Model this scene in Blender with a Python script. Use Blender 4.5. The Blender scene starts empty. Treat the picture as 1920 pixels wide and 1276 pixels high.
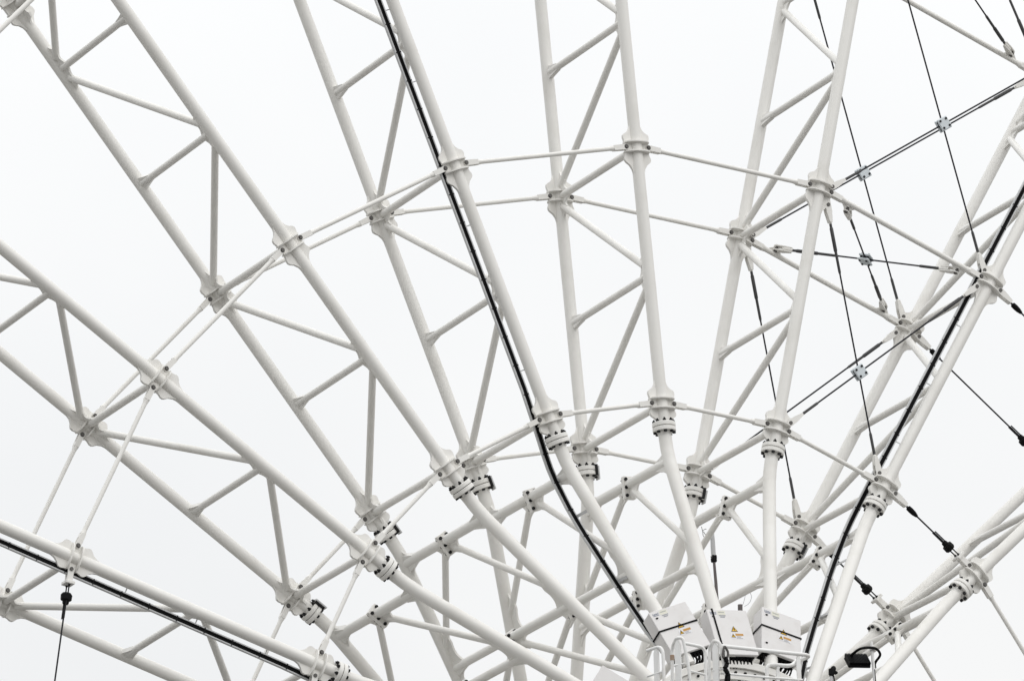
import bpy, bmesh, math, random
from mathutils import Vector, Matrix
random.seed(7)
PI = math.pi
scene = bpy.context.scene
COL = scene.collection

# ----------------------------------------------------------------- the wheel
HUB = Vector((0.0, 0.0, 30.0))        # centre of the hub's near chord plane
N = 21                                # spokes round the wheel
PHASE = 1.6689662
R1, R2, R3 = 6.2119, 10.0, 14.95      # radii of the three tie rings
D = 2.3746                            # distance between the two chord planes
Z0 = 2.2                              # radius of the hub flange = foot of a spoke
def ang(k): return PHASE - (k - 4) * 2 * PI / N
def spoke_matrix(k, z=Z0):
    a = ang(k)
    return Matrix.Translation(HUB + Vector((z * math.cos(a), 0, z * math.sin(a)))) @ Matrix.Rotation(PI / 2 - a, 4, 'Y')
def wp(k, x, y, z):                   # spoke coordinates (across, along the axle, radius) -> world
    return spoke_matrix(k) @ Vector((x, y, z - Z0))

# ----------------------------------------------------------------- materials
def new_mat(name):
    m = bpy.data.materials.new(name); m.use_nodes = True
    nt = m.node_tree
    return m, nt, nt.nodes, nt.links, nt.nodes['Principled BSDF']

def paint(name, col, dirt=(0.56, 0.53, 0.47), amount=0.30, rough=0.42, scale=1.0, metallic=0.0, spec=0.5):
    m, nt, nd, ln, b = new_mat(name)
    tc = nd.new('ShaderNodeTexCoord'); oi = nd.new('ShaderNodeObjectInfo')
    off = nd.new('ShaderNodeVectorMath'); off.operation = 'ADD'
    sc = nd.new('ShaderNodeVectorMath'); sc.operation = 'SCALE'; sc.inputs['Scale'].default_value = 37.0
    comb = nd.new('ShaderNodeCombineXYZ')
    for i in range(3): ln.new(oi.outputs['Random'], comb.inputs[i])
    ln.new(comb.outputs[0], sc.inputs[0])
    ln.new(tc.outputs['Object'], off.inputs[0]); ln.new(sc.outputs[0], off.inputs[1])
    n1 = nd.new('ShaderNodeTexNoise'); n1.inputs['Scale'].default_value = 1.7 * scale; n1.inputs['Detail'].default_value = 4; n1.inputs['Roughness'].default_value = 0.55
    n2 = nd.new('ShaderNodeTexNoise'); n2.inputs['Scale'].default_value = 7 * scale; n2.inputs['Detail'].default_value = 3; n2.inputs['Roughness'].default_value = 0.55
    ln.new(off.outputs[0], n1.inputs['Vector']); ln.new(off.outputs[0], n2.inputs['Vector'])
    r1 = nd.new('ShaderNodeValToRGB'); r1.color_ramp.elements[0].position = 0.50; r1.color_ramp.elements[1].position = 0.82
    r2 = nd.new('ShaderNodeValToRGB'); r2.color_ramp.elements[0].position = 0.58; r2.color_ramp.elements[1].position = 0.80
    ln.new(n1.outputs['Fac'], r1.inputs[0]); ln.new(n2.outputs['Fac'], r2.inputs[0])
    add = nd.new('ShaderNodeMath'); add.operation = 'ADD'; add.use_clamp = True
    h = nd.new('ShaderNodeMath'); h.operation = 'MULTIPLY'; h.inputs[1].default_value = 0.22
    ln.new(r2.outputs[0], h.inputs[0]); ln.new(r1.outputs[0], add.inputs[0]); ln.new(h.outputs[0], add.inputs[1])
    f = nd.new('ShaderNodeMath'); f.operation = 'MULTIPLY'; f.inputs[1].default_value = amount
    ln.new(add.outputs[0], f.inputs[0])
    mx = nd.new('ShaderNodeMix'); mx.data_type = 'RGBA'
    mx.inputs['A'].default_value = (*col, 1); mx.inputs['B'].default_value = (*dirt, 1)
    ln.new(f.outputs[0], mx.inputs['Factor']); ln.new(mx.outputs['Result'], b.inputs['Base Color'])
    rr = nd.new('ShaderNodeMapRange'); rr.inputs['To Min'].default_value = rough; rr.inputs['To Max'].default_value = min(1, rough + .3)
    ln.new(add.outputs[0], rr.inputs[0]); ln.new(rr.outputs[0], b.inputs['Roughness'])
    b.inputs['Metallic'].default_value = metallic; b.inputs['Specular IOR Level'].default_value = spec
    return m

WHITE = paint('white_steel_paint', (0.80, 0.787, 0.755))
CAB = paint('cabinet_paint', (0.71, 0.695, 0.688), dirt=(0.40, 0.33, 0.27), amount=0.16, rough=0.5, scale=3.0)
RAILW = paint('railing_paint', (0.82, 0.82, 0.81), dirt=(0.45, 0.38, 0.30), amount=0.30, scale=2.5)
RUST = paint('rusted_weld', (0.34, 0.24, 0.17), dirt=(0.6, .57, .52), amount=0.7, rough=0.8, scale=6)
GALV = paint('galvanised_steel', (0.55, 0.555, 0.56), dirt=(0.36, .36, .36), amount=0.5, rough=0.5, scale=2.0)
BLACK = paint('black_sheathing', (0.004, 0.004, 0.0045), dirt=(0.016, .016, .016), amount=0.35, rough=0.55, scale=2.0, spec=.12)
BOLT = paint('dark_bolt_steel', (0.010, 0.010, 0.011), dirt=(0.04, .034, .03), amount=0.4, rough=0.55, scale=4.0, spec=.25)
PIN = paint('pin_steel', (0.10, 0.095, 0.09), dirt=(0.05, .04, .035), amount=0.5, rough=0.5, scale=4.0, metallic=0.3)
ROPE = paint('wire_rope_steel', (0.016, 0.016, 0.020), dirt=(0.09, .085, .09), amount=0.4, rough=0.55, scale=5.0, spec=.2)
SWAGE = paint('turnbuckle_steel', (0.05, 0.05, 0.052), dirt=(0.11, .105, .10), amount=0.5, rough=0.5, scale=4.0, metallic=0.3)
BLUEW = paint('clamp_zinc', (0.63, 0.68, 0.71), dirt=(0.45, .48, .5), amount=0.3, rough=0.5, scale=4.0)
MASTM = paint('weathered_mast', (0.13, 0.115, 0.115), dirt=(0.2, .18, .17), amount=0.6, rough=0.6, scale=4.0)
YEL = paint('sticker_yellow', (0.70, 0.42, 0.02), dirt=(.5, .35, .05), amount=.2, rough=.5, scale=8)
ORA = paint('sticker_orange', (0.50, 0.26, 0.05), dirt=(.4, .2, .05), amount=.2, rough=.5, scale=8)
WST = paint('sticker_white', (0.74, 0.735, 0.75), dirt=(.6, .6, .6), amount=.2, rough=.5, scale=8)
BLU = paint('sticker_ink', (0.05, 0.08, 0.16), dirt=(.1, .12, .2), amount=.3, rough=.5, scale=8)
GRY = paint('sticker_grey_ink', (0.30, 0.31, 0.33), dirt=(.4, .4, .4), amount=.3, rough=.5, scale=8)
LEM = paint('sticker_pale_yellow', (0.71, 0.70, 0.60), dirt=(.6, .6, .45), amount=.3, rough=.5, scale=8)
GROUND = paint('pale_concrete', (0.14, 0.137, 0.131), dirt=(.09, .087, .083), amount=0.6, rough=0.85, scale=0.05)

# ----------------------------------------------------------------- mesh builder (metres)
def basis(d):
    d = d.normalized()
    u = d.orthogonal().normalized()
    if abs(d.z) < 0.95:
        u = d.cross(Vector((0, 0, 1))).normalized()
    return u, d.cross(u).normalized()
def V(*a): return Vector(a)
def bez(pts, n=8, closed=False):      # Catmull-Rom through points
    P = [Vector(q) for q in pts]; out = []
    for i in range(len(P) - 1):
        p0 = P[max(i - 1, 0)]; p1 = P[i]; p2 = P[i + 1]; p3 = P[min(i + 2, len(P) - 1)]
        for j in range(n):
            t = j / n
            out.append(0.5 * ((2 * p1) + (p2 - p0) * t + (2 * p0 - 5 * p1 + 4 * p2 - p3) * t * t + (3 * p1 - p0 - 3 * p2 + p3) * t ** 3))
    out.append(P[-1]); return out
def rounded(pts, r, n=6):             # polyline with its corners rounded to radius r
    P = [Vector(q) for q in pts]; out = [P[0]]
    for i in range(1, len(P) - 1):
        a = (P[i - 1] - P[i]); b = (P[i + 1] - P[i])
        l = min(r, a.length * .45, b.length * .45)
        A = P[i] + a.normalized() * l; B = P[i] + b.normalized() * l
        for j in range(n + 1):
            t = j / n; out.append(A * (1 - t) ** 2 + P[i] * 2 * t * (1 - t) + B * t * t)
    out.append(P[-1]); return out
class MB:
    def __init__(s): s.v = []; s.f = []; s.m = []
    def _add(s, vs, fs, mi=0):
        o = len(s.v); s.v += [Vector(q) for q in vs]; s.f += [tuple(i + o for i in f) for f in fs]; s.m += [mi] * len(fs)
        return s
    def tube(s, pts, r, n=16, mi=0):
        P = [Vector(q) for q in pts]; R = r if isinstance(r, (list, tuple)) else [r] * len(P)
        vs = []; fs = []; u = None
        for i, q in enumerate(P):
            d = (P[min(i + 1, len(P) - 1)] - P[max(i - 1, 0)]).normalized()
            if u is None: u, w = basis(d)
            else:
                u = (u - d * u.dot(d)).normalized(); w = d.cross(u).normalized()
            k = 1.0
            if 0 < i < len(P) - 1:
                c = (P[i] - P[i - 1]).normalized().dot((P[i + 1] - P[i]).normalized())
                k = 1
            for j in range(n):
                a = 2 * PI * j / n; vs.append(q + (u * math.cos(a) + w * math.sin(a)) * R[i] * k)
        for i in range(len(P) - 1):
            for j in range(n):
                fs.append((i * n + j, i * n + (j + 1) % n, (i + 1) * n + (j + 1) % n, (i + 1) * n + j))
        fs.append(tuple(range(n - 1, -1, -1))); fs.append(tuple((len(P) - 1) * n + j for j in range(n)))
        return s._add(vs, fs, mi)
    def plate(s, poly, o, ex, ey, th, mi=0):
        o = Vector(o); ex = Vector(ex).normalized(); ey = Vector(ey).normalized(); nz = ex.cross(ey).normalized() * th / 2
        n = len(poly); c = min(0.12 * th, 0.01)
        vs = [o + ex * a + ey * b - nz for a, b in poly] + [o + ex * a + ey * b + nz for a, b in poly]
        fs = [tuple(range(n - 1, -1, -1)), tuple(range(n, 2 * n))] + [(i, (i + 1) % n, n + (i + 1) % n, n + i) for i in range(n)]
        return s._add(vs, fs, mi)
    def box(s, o, ex, ey, ez, hx, hy, hz, mi=0, bev=0.0):
        o = Vector(o); ex, ey, ez = (Vector(q).normalized() for q in (ex, ey, ez))
        b = bev
        if b <= 0:
            return s.plate([(-hx, -hy), (hx, -hy), (hx, hy), (-hx, hy)], o, ex, ey, hz * 2, mi)
        vs = []; idx = {}
        for sx in (-1, 1):
            for sy in (-1, 1):
                for sz in (-1, 1):
                    for ax in range(3):
                        h = [hx - b, hy - b, hz - b]; h[ax] += b
                        idx[(sx, sy, sz, ax)] = len(vs)
                        vs.append(o + ex * sx * h[0] + ey * sy * h[1] + ez * sz * h[2])
        fs = []
        for ax in range(3):
            for sg in (-1, 1):
                c = []
                for a, q in ((-1, -1), (1, -1), (1, 1), (-1, 1)):
                    t = [0, 0, 0]; t[ax] = sg; t[(ax + 1) % 3] = a; t[(ax + 2) % 3] = q
                    c.append(idx[(*t, ax)])
                fs.append(tuple(c))
        for ax in range(3):
            b1, b2 = (ax + 1) % 3, (ax + 2) % 3
            for s1 in (-1, 1):
                for s2 in (-1, 1):
                    t = [0, 0, 0]; t[b1] = s1; t[b2] = s2; t[ax] = -1; t2 = list(t); t2[ax] = 1
                    fs.append((idx[(*t, b1)], idx[(*t2, b1)], idx[(*t2, b2)], idx[(*t, b2)]))
        for sx in (-1, 1):
            for sy in (-1, 1):
                for sz in (-1, 1): fs.append(tuple(idx[(sx, sy, sz, a)] for a in range(3)))
        return s._add(vs, fs, mi)
    def cyl(s, a, b, r, n=12, mi=0): return s.tube([a, b], r, n, mi)
    def nut(s, o, d, r, h, mi=0):     # hexagonal head with a small stud end
        d = Vector(d).normalized(); o = Vector(o)
        s.tube([o, o + d * h], r, 6, mi); return s.tube([o + d * h, o + d * (h * 1.7)], r * .55, 8, mi)
    def bolt(s, d, g, r, h):          # head, shank through both plates, nut and stud end
        d = Vector(d); st = [(-g - h, r), (-g, r), (-g + .001, r * .5), (g - .001, r * .5), (g, r), (g + h, r), (g + h + .001, r * .55), (g + h * 1.7, r * .5)]
        return s.tube([d * a for a, _ in st], [q for _, q in st], 6)
    def disc(s, o, d, r, th, n=28, mi=0):
        d = Vector(d).normalized(); o = Vector(o); e = min(th * .18, .008)
        return s.tube([o - d * th / 2, o - d * (th / 2 - e), o + d * (th / 2 - e), o + d * th / 2], [r - e, r, r, r - e], n, mi)
    def build(s, name, mats, parent=None, origin=None):
        me = bpy.data.meshes.new(name)
        o = Vector(origin) if origin is not None else Vector((0, 0, 0))
        me.from_pydata([q - o for q in s.v], [], s.f)
        mats = mats if isinstance(mats, (list, tuple)) else [mats]
        for m in mats: me.materials.append(m)
        me.polygons.foreach_set('material_index', s.m)
        bm = bmesh.new(); bm.from_mesh(me); bmesh.ops.recalc_face_normals(bm, faces=bm.faces); bm.to_mesh(me); bm.free()
        me.polygons.foreach_set('use_smooth', [True] * len(me.polygons))
        me.set_sharp_from_angle(angle=math.radians(34)); me.update()
        ob = bpy.data.objects.new(name, me); COL.objects.link(ob)
        if parent is not None: ob.parent = parent
        else: ob.location = o
        return ob
def tag(o, label, cat, group=None, kind=None):
    if label: o['label'] = label
    if cat: o['category'] = cat
    if group: o['group'] = group
    if kind: o['kind'] = kind
    return o
def thing(name, label, cat, mat=None, group=None):
    o = bpy.data.objects.new(name, None); COL.objects.link(o); o.empty_display_size = .2
    if mat is not None: o.matrix_world = mat
    return tag(o, label, cat, group)
def copy_tree(o, parent=None):
    c = o.copy(); COL.objects.link(c); c.parent = parent
    if parent is not None: c.matrix_parent_inverse = o.matrix_parent_inverse
    for ch in list(o.children): copy_tree(ch, c)
    return c

# ----------------------------------------------------------------- one spoke truss, in its own frame (x across, y along the axle, z outward)
RC = 0.087
def yF(z):                            # near chord / leg axis
    P = [(2.2, -1.18), (4.60, -0.325), (4.90, -0.222), (5.15, -0.135), (5.35, -0.067), (5.55, -0.022), (5.75, -0.003), (5.9, 0.0), (40, 0.0)]
    for (a, ya), (b, yb) in zip(P, P[1:]):
        if a <= z <= b: return ya + (yb - ya) * (z - a) / (b - a)
    return P[0][1]
def yR(z): return D - yF(z)
def L(x, y, z): return Vector((x, y, z - Z0))
def gusset_outline(top_only=False):
    w = RC * .9
    up = [(w, .38), (w + .006, .33), (w + .026, .27), (w + .064, .225), (w + .108, .200), (w + .126, .180), (w + .131, .14), (w + .118, .10), (w + .108, .05)]
    dn = [(w + .106, -.06), (w + .114, -.12), (w + .132, -.165), (w + .130, -.20), (w + .112, -.225), (w + .060, -.265), (w + .022, -.325), (w + .006, -.39), (w, -.44)]
    if top_only: dn = [(w + .106, -.06), (w + .114, -.10), (w + .128, -.135), (w + .126, -.165), (w + .105, -.190), (w + .055, -.222), (w + .018, -.255), (w, -.275)]
    right = up + dn
    return right + [(-x, z) for x, z in reversed(right)]
def node(mb, y, z, top_only):
    mb.plate(gusset_outline(top_only), L(0, y, z), V(1, 0, 0), V(0, 0, 1), .045)
    for dz in (.070, -.070):          # oval collar plates
        mb.plate([(.196 * math.copysign(abs(math.cos(t)) ** .75, math.cos(t)), .135 * math.copysign(abs(math.sin(t)) ** .9, math.sin(t))) for t in [2 * PI * i / 40 for i in range(40)]], L(0, y, z + dz), V(1, 0, 0), V(0, 1, 0), .018)
def lerp_y(y0, y1, t): return y0 + (y1 - y0) * t

def web(poly_pts, name, parent, th=.03):           # a plate in the spoke's own plane; points are (y, radius)
    mb = MB(); mb.plate([(a, b) for a, b in poly_pts], L(0, 0, 0) + V(0, 0, 0), V(0, 1, 0), V(0, 0, 1), th)
    return mb.build(name, WHITE, parent)
def bar(a, b, r, name, parent, flare=None):
    """a, b = (y, radius). flare = list of ends (0/1) that carry knife plates."""
    A = L(0, a[0], a[1]); B = L(0, b[0], b[1]); mb = MB(); mb.tube([A, B], r, 18)
    d = (B - A).normalized()
    for e in flare or ():
        q, s = (A, 1) if e == 0 else (B, -1)
        side = V(1, 0, 0).cross(d)
        w = r * 1.95
        mb.plate([(.0, -w), (.10, -w * .86), (.19, -w * .68), (.31, -r * .96), (.31, r * .96), (.19, w * .68), (.10, w * .86), (.0, w)], q, d * s, side, r * 1.25)
    return mb.build(name, WHITE, parent)

def arc_fillet(c, p, q, n=6):                       # concave curve from p to q bulging towards c
    return [((1 - t) ** 2 * p[0] + 2 * t * (1 - t) * c[0] + t * t * q[0], (1 - t) ** 2 * p[1] + 2 * t * (1 - t) * c[1] + t * t * q[1]) for t in [i / n for i in range(n + 1)]]

def make_spoke():
    root = thing('spoke_truss', None, 'spoke')
    # main tubes
    MB().tube([L(0, 0, 5.93), L(0, 0, 17.5), L(0, 0, 24.0)], RC, 28).build('near_chord', WHITE, root)
    MB().tube([L(0, D, 5.93), L(0, D, 17.5), L(0, D, 24.0)], RC, 28).build('far_chord', WHITE, root)
    zz = [2.2, 2.8, 3.4, 4.0, 4.4, 4.6, 4.75, 4.9, 5.03, 5.15, 5.25, 5.35, 5.45, 5.55, 5.65, 5.75, 5.83]
    MB().tube(bez([L(0, yF(z), z) for z in zz], 3), .094, 28).build('near_leg', WHITE, root)
    MB().tube(bez([L(0, yR(z), z) for z in zz], 3), .094, 28).build('far_leg', WHITE, root)
    # nodes where the tie rods are pinned
    for z in (R1, R2, R3):
        for y in (0, D):
            mb = MB(); node(mb, y, z, z == R1); mb.build('node_gusset', WHITE, root)
    # bolted flanges under the inner nodes
    proto = None
    for y in (0.0, D):
        mb = MB()
        mb.disc(L(0, y, 5.905), V(0, 0, 1), .166, .062, 36); mb.disc(L(0, y, 5.835), V(0, 0, 1), .166, .062, 36)
        mb.tube([L(0, y, 5.96), L(0, y, 5.93)], [RC, RC + .022], 24)
        mb.tube([L(0, y, 5.80), L(0, y, 5.76)], [.094 + .02, .094], 24)
        fl = mb.build('flange', WHITE, root)
        for i in range(8):
            a = 2 * PI * (i + .5) / 8; px, py = .136 * math.cos(a), y + .136 * math.sin(a)
            if proto is None:
                b = MB(); b.bolt(V(0, 0, 1), .066, .025, .028)
                proto = b.build('bolt', BOLT, fl); o = proto
            else:
                o = proto.copy(); COL.objects.link(o); o.parent = fl
            o.location = L(px, py, 5.87)
        if y > 0:
            b = MB(); b.box(L(.145, y - .07, 5.85), V(1, 0, 0), V(0, 1, 0), V(0, 0, 1), .012, .05, .10, 0, .003)
            b.build('locking_plate', GALV, root)
            MB().tube([L(.085, y - .160, 5.79), L(.085, y - .160, 5.95)], .022, 8).build('clamp_bolt', BOLT, root)
    # lattice between the chords.  F side = 0, R side = D
    m1 = (R1 + R2) / 2; m2 = 11.90; m3 = 13.85
    F, R = 0.03, D - 0.03
    for z in (R1, R2, R3): bar((F, z), (R, z), .053, 'strut', root)
    bar((.10, m1), (R, m1 - .02), .051, 'strut', root, (1,))
    bar((.10, m2), (R, m2 - .02), .051, 'strut', root, (1,))
    bar((F, m3 + .02), (D - .10, m3), .051, 'strut', root, (0,))
    g = .17
    bar((R - .04, R1 + .16), (.10, m1 - g), .052, 'diagonal_brace', root)
    bar((.10, m1 + g), (R - .04, R2 - .16), .052, 'diagonal_brace', root)
    bar((R - .04, R2 + .16), (.10, m2 - g), .052, 'diagonal_brace', root)
    bar((.10, m2 + g), (D - .10, m3 - g), .052, 'diagonal_brace', root)
    bar((D - .10, m3 + g), (.10, 16.0 - g), .052, 'diagonal_brace', root)
    bar((.10, 16.0 + g), (D - .10, 18.0 - g), .052, 'diagonal_brace', root)
    bar((.10, 16.0), (R, 16.0), .051, 'strut', root, (1,))
    # joint plates on the chords
    def joint(z, y, s):               # s = +1: plate grows towards +y (on the near chord)
        P = [(y, z + .42)] + arc_fillet((y + s * .075, z + .34), (y + s * .075, z + .40), (y + s * .19, z + .285)) \
            + arc_fillet((y + s * .15, z + .15), (y + s * .215, z + .20), (y + s * .23, z + .058)) \
            + arc_fillet((y + s * .15, z - .15), (y + s * .23, z - .058), (y + s * .215, z - .20)) \
            + arc_fillet((y + s * .075, z - .34), (y + s * .19, z - .285), (y + s * .075, z - .40)) + [(y, z - .42)]
        web(P, 'joint_plate', root)
    joint(m1, 0, 1); joint(m2, 0, 1); joint(16.0, 0, 1); joint(m3, D, -1)
    for z in (R2, R3):                # web at the far nodes
        P = [(D, z + .40)] + arc_fillet((D - .10, z + .26), (D - .085, z + .38), (D - .20, z + .26)) + arc_fillet((D - .12, z + .12), (D - .22, z + .19), (D - .26, z + .056)) \
            + arc_fillet((D - .12, z - .12), (D - .26, z - .056), (D - .22, z - .19)) + arc_fillet((D - .10, z - .26), (D - .20, z - .26), (D - .085, z - .38)) + [(D, z - .40)]
        web(P, 'joint_plate', root)
    z = R1
    web([(D, z + .40)] + arc_fillet((D - .10, z + .26), (D - .085, z + .38), (D - .20, z + .26)) + arc_fillet((D - .12, z + .12), (D - .22, z + .19), (D - .26, z + .056))
        + [(D - .26, z - .056), (D - .12, z - .11), (D - .09, z - .20), (D, z - .25)], 'joint_plate', root)
    # ---- hub end: two bolted cross beams with V braces
    c = D / 2; za, zb = 5.36, 3.72
    bolt2 = None
    for z, rr, hh in ((za, .072, .165), (zb, .062, .135)):
        fy, ry = yF(z), yR(z)
        bar((fy + .03, z), (c - .035, z), rr, 'cross_beam', root, (0,))
        bar((c + .035, z), (ry - .03, z), rr, 'cross_beam', root, (1,))
        for s in (-1, 1):
            mb = MB(); mb.box(L(0, c + s * .021, z - .05), V(1, 0, 0), V(0, 0, 1), V(0, 1, 0), .088, hh, .019, 0, .004)
            sp = mb.build('splice_plate', WHITE, root)
            if s == -1:
                for sx in (-1, 1):
                    for dz in (-.72, 0, .72):
                        if bolt2 is None:
                            b = MB(); b.bolt(V(0, 1, 0), .040, .025, .024)
                            bolt2 = b.build('bolt', BOLT, sp); o = bolt2
                        else:
                            o = bolt2.copy(); COL.objects.link(o); o.parent = sp
                        o.location = L(sx * .060, c, z - .05 + dz * hh)
        # web plates that root the V braces beside the splice
        for s in (-1, 1):
            P = [(c + s * .04, z + rr * .6), (c + s * .40, z + rr * .5)] + arc_fillet((c + s * .20, z - .10), (c + s * .37, z - rr * .6), (c + s * .25, z - .27)) + [(c + s * .13, z - .22), (c + s * .04, z - .19)]
            web(P, 'web_plate', root)
    for (z, zl) in ((za, 4.02), (zb, 2.42)):
        bar((c - .16, z - .14), (yF(zl) + .05, zl), .048, 'v_brace', root)
        bar((c + .16, z - .14), (yR(zl) - .05, zl), .048, 'v_brace', root)
    for s, yy in ((1, yF), (-1, yR)):  # swept plates where brace and beam meet the legs
        z = 3.88
        P = [(yy(4.42), 4.42)] + arc_fillet((yy(4.2) + s * .12, 4.20), (yy(4.38) + s * .08, 4.38), (yy(4.2) + s * .22, 4.16)) + arc_fillet((yy(3.9) + s * .20, 3.91), (yy(4.05) + s * .26, 4.06), (yy(3.72) + s * .36, 3.79)) \
            + [(yy(3.72) + s * .36, 3.65)] + arc_fillet((yy(3.6) + s * .13, 3.60), (yy(3.66) + s * .26, 3.63), (yy(3.36) + s * .08, 3.38)) + [(yy(3.32), 3.32)]
        web(P, 'joint_plate', root)
        z = za
        P = [(yy(z + .30), z + .30)] + arc_fillet((yy(z) + s * .12, z + .11), (yy(z + .26) + s * .07, z + .26), (yy(z) + s * .30, z + .06)) + arc_fillet((yy(z) + s * .12, z - .11), (yy(z) + s * .30, z - .06), (yy(z - .26) + s * .07, z - .26)) + [(yy(z - .30), z - .30)]
        web(P, 'joint_plate', root)
    return root

NICK = {-1: 'the spoke below the lowest left spoke', 0: 'the lowest left spoke', 1: 'the second left spoke', 2: 'the top left corner spoke', 3: 'the black channel spoke', 4: 'the upright centre spoke',
        5: 'the spoke before the crossed cables', 6: 'the right channel spoke', 7: 'the lowest right spoke', 8: 'the spoke below the lowest right spoke'}
SPOKE_LABEL = {
    -1: 'white truss spoke hanging below the lowest left channel spoke, bottom left',
    0: 'lowest left truss spoke, black cable channel under its near tube',
    1: 'white truss spoke entering from the left edge above the lowest left channel spoke',
    2: 'white truss spoke running out to the top left corner, no cable channel',
    3: 'white truss spoke left of centre carrying the longest black cable channel',
    4: 'upright white truss spoke at centre, right of the black channel spoke',
    5: 'upright white truss spoke leaning right, at the left end of the crossed cables',
    6: 'white truss spoke at right with black cable channel, right of the crossed cables',
    7: 'lowest white truss spoke at the right edge, held by black sleeved cables',
    8: 'white truss spoke below the lowest right spoke, bottom right'}
KS = list(range(-1, 9))
spoke0 = make_spoke()
for i, k in enumerate(KS):
    o = spoke0 if i == 0 else copy_tree(spoke0)
    o.matrix_world = spoke_matrix(k); tag(o, SPOKE_LABEL[k], 'spoke', 'spokes of the wheel')

# ----------------------------------------------------------------- cable channels on three of the spokes
def make_channel():
    root = thing('cable_channel', None, 'cable channel')
    K = [(2.2, -.11, .14), (3.0, -.12, .30), (4.6, -.105, .40), (4.95, -.105, .385), (5.3, -.12, .315), (5.7, -.15, .21), (6.1, -.185, .105), (6.7, -.200, .035), (40, -.200, .035)]
    def kk(z, i):
        for p, q in zip(K, K[1:]):
            if p[0] <= z <= q[0]:
                t = (z - p[0]) / (q[0] - p[0]); return p[i] + (q[i] - p[i]) * t
    def yc(z): return yF(z) + kk(z, 2)
    def X_(z): return kk(z, 1)
    zs = [2.35, 2.9, 3.5, 4.1, 4.5, 4.75, 4.95, 5.15, 5.35, 5.55, 5.75, 5.95, 6.2, 6.45, 6.7, 7, 8, 9, 10, 11, 12, 13, 14, 15, 16, 17, 18, 19, 20]
    mb = MB()
    def ribbon(x0, x1, dy0, dy1, rows, mi=0):
        vs = []; fs = []
        for z in rows:
            for x, dy in ((x0, dy0), (x1, dy0), (x1, dy1), (x0, dy1)): vs.append(L(X_(z) + x, yc(z) + dy, z))
        for i in range(len(rows) - 1):
            for j in range(4): fs.append((i * 4 + j, i * 4 + (j + 1) % 4, i * 4 + 4 + (j + 1) % 4, i * 4 + 4 + j))
        fs += [(3, 2, 1, 0), tuple(len(vs) - 4 + j for j in range(4))]
        mb._add(vs, fs, mi)
    rows = zs
    ribbon(-.047, .047, .016, .021, rows)
    ribbon(-.047, -.043, -.026, .016, rows); ribbon(.043, .047, -.026, .016, rows)
    ribbon(-.0425, -.030, -.026, -.023, rows); ribbon(.030, .0425, -.026, -.023, rows)
    mb.build('channel', GALV, root)
    rnd = random.Random(3)
    for j, (x0, dy, r) in enumerate(((-.027, .000, .0145), (.001, .000, .0150), (.026, .000, .0145), (-.014, -.017, .0140), (.014, -.017, .0140))):
        pts = []
        z = 2.3
        while z < 20:
            pts.append(L(X_(z) + x0 + rnd.uniform(-.004, .004), yc(z) + dy + rnd.uniform(-.003, .002), z)); z += .42
        MB().tube(bez(pts, 2), r, 8).build('cable', BLACK, root)
    z = 2.6; 
    while z < 19.5:
        if min(abs(z - q) for q in (R1, R2, R3)) > .3:
            mb = MB(); A = L(-.06, yF(z) + .02, z); B = L(X_(z) + .04, yc(z) + .02, z); dd = (B - A).normalized()
            mb.box((A + B) / 2, dd, V(0, 0, 1), dd.cross(V(0, 0, 1)), (B - A).length / 2, .007 if z > 5.4 else .022, .004)
            mb.build('bracket', GALV, root)
        z += 1.09
    z = 2.75
    mb = MB()
    while z < 19.5:
        mb.box(L(X_(z), yc(z) - .029, z), V(1, 0, 0), V(0, 1, 0), V(0, 0, 1), .044, .0025, .007); z += .43
    mb.build('cable_ties', BLACK, root)['kind'] = 'stuff'
    return root
CH_LABEL = {0: 'black cable channel running under the near tube of the lowest left spoke', 3: 'long black cable channel left of centre, from the top edge down to the cabinets',
            6: 'black cable channel along the left side of the right spoke near the crossed cables'}
ch0 = make_channel()
for i, k in enumerate((3, 0, 6)):
    o = ch0 if i == 0 else copy_tree(ch0)
    o.matrix_world = spoke_matrix(k); tag(o, CH_LABEL[k], 'cable channel', 'cable channels on every third spoke')

# ----------------------------------------------------------------- tie rods
def rod_parts(root, length, r, lugs=()):
    mb = MB(); mb.tube([V(.17, 0, 0), V(length - .17, 0, 0)], r, 18); mb.build('rod', WHITE, root)
    for x, s in ((0, 1), (length, -1)):
        mb = MB()
        out = [(.20, -.036), (.20, .036), (.02, .040)] + [(-.038 * math.sin(t), .040 * math.cos(t)) for t in [PI * i / 8 for i in range(9)]][1:] + [(.02, -.040)]
        for sy in (-1, 1): mb.plate(out, V(x, sy * .034, 0), V(s, 0, 0), V(0, 0, 1), .018)
        mb.box(V(x + s * .165, 0, 0), V(1, 0, 0), V(0, 0, 1), V(0, 1, 0), .035, .036, .025)
        mb.tube([V(x + s * .19, 0, 0), V(x + s * .26, 0, 0)], [r * 1.35, r * 1.02], 18)
        cl = mb.build('clevis', WHITE, root)
        b = MB(); b.cyl(V(x, -.060, 0), V(x, .060, 0), .025, 12); b.cyl(V(x, -.047, 0), V(x, -.043, 0), .034, 14); b.build('pin', PIN, cl)
    for fr, dirv in lugs:
        x = length * fr; dv = Vector(dirv).normalized()
        mb = MB()
        mb.plate([(-.13, r * .5), (-.05, .085), (-.03, .125), (.03, .125), (.05, .085), (.13, r * .5)], V(x, 0, 0), V(1, 0, 0), dv, .025)
        lg = mb.build('lug', WHITE, root)
        nn = V(1, 0, 0).cross(dv); b = MB(); b.cyl(V(x, 0, 0) + dv * .085 - nn * .05, V(x, 0, 0) + dv * .085 + nn * .05, .022, 12); b.build('pin', PIN, lg)
PX = .178
def rod_ends(k, ring, y): return wp(k, PX, y, ring), wp(k + 1, -PX, y, ring)
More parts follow.
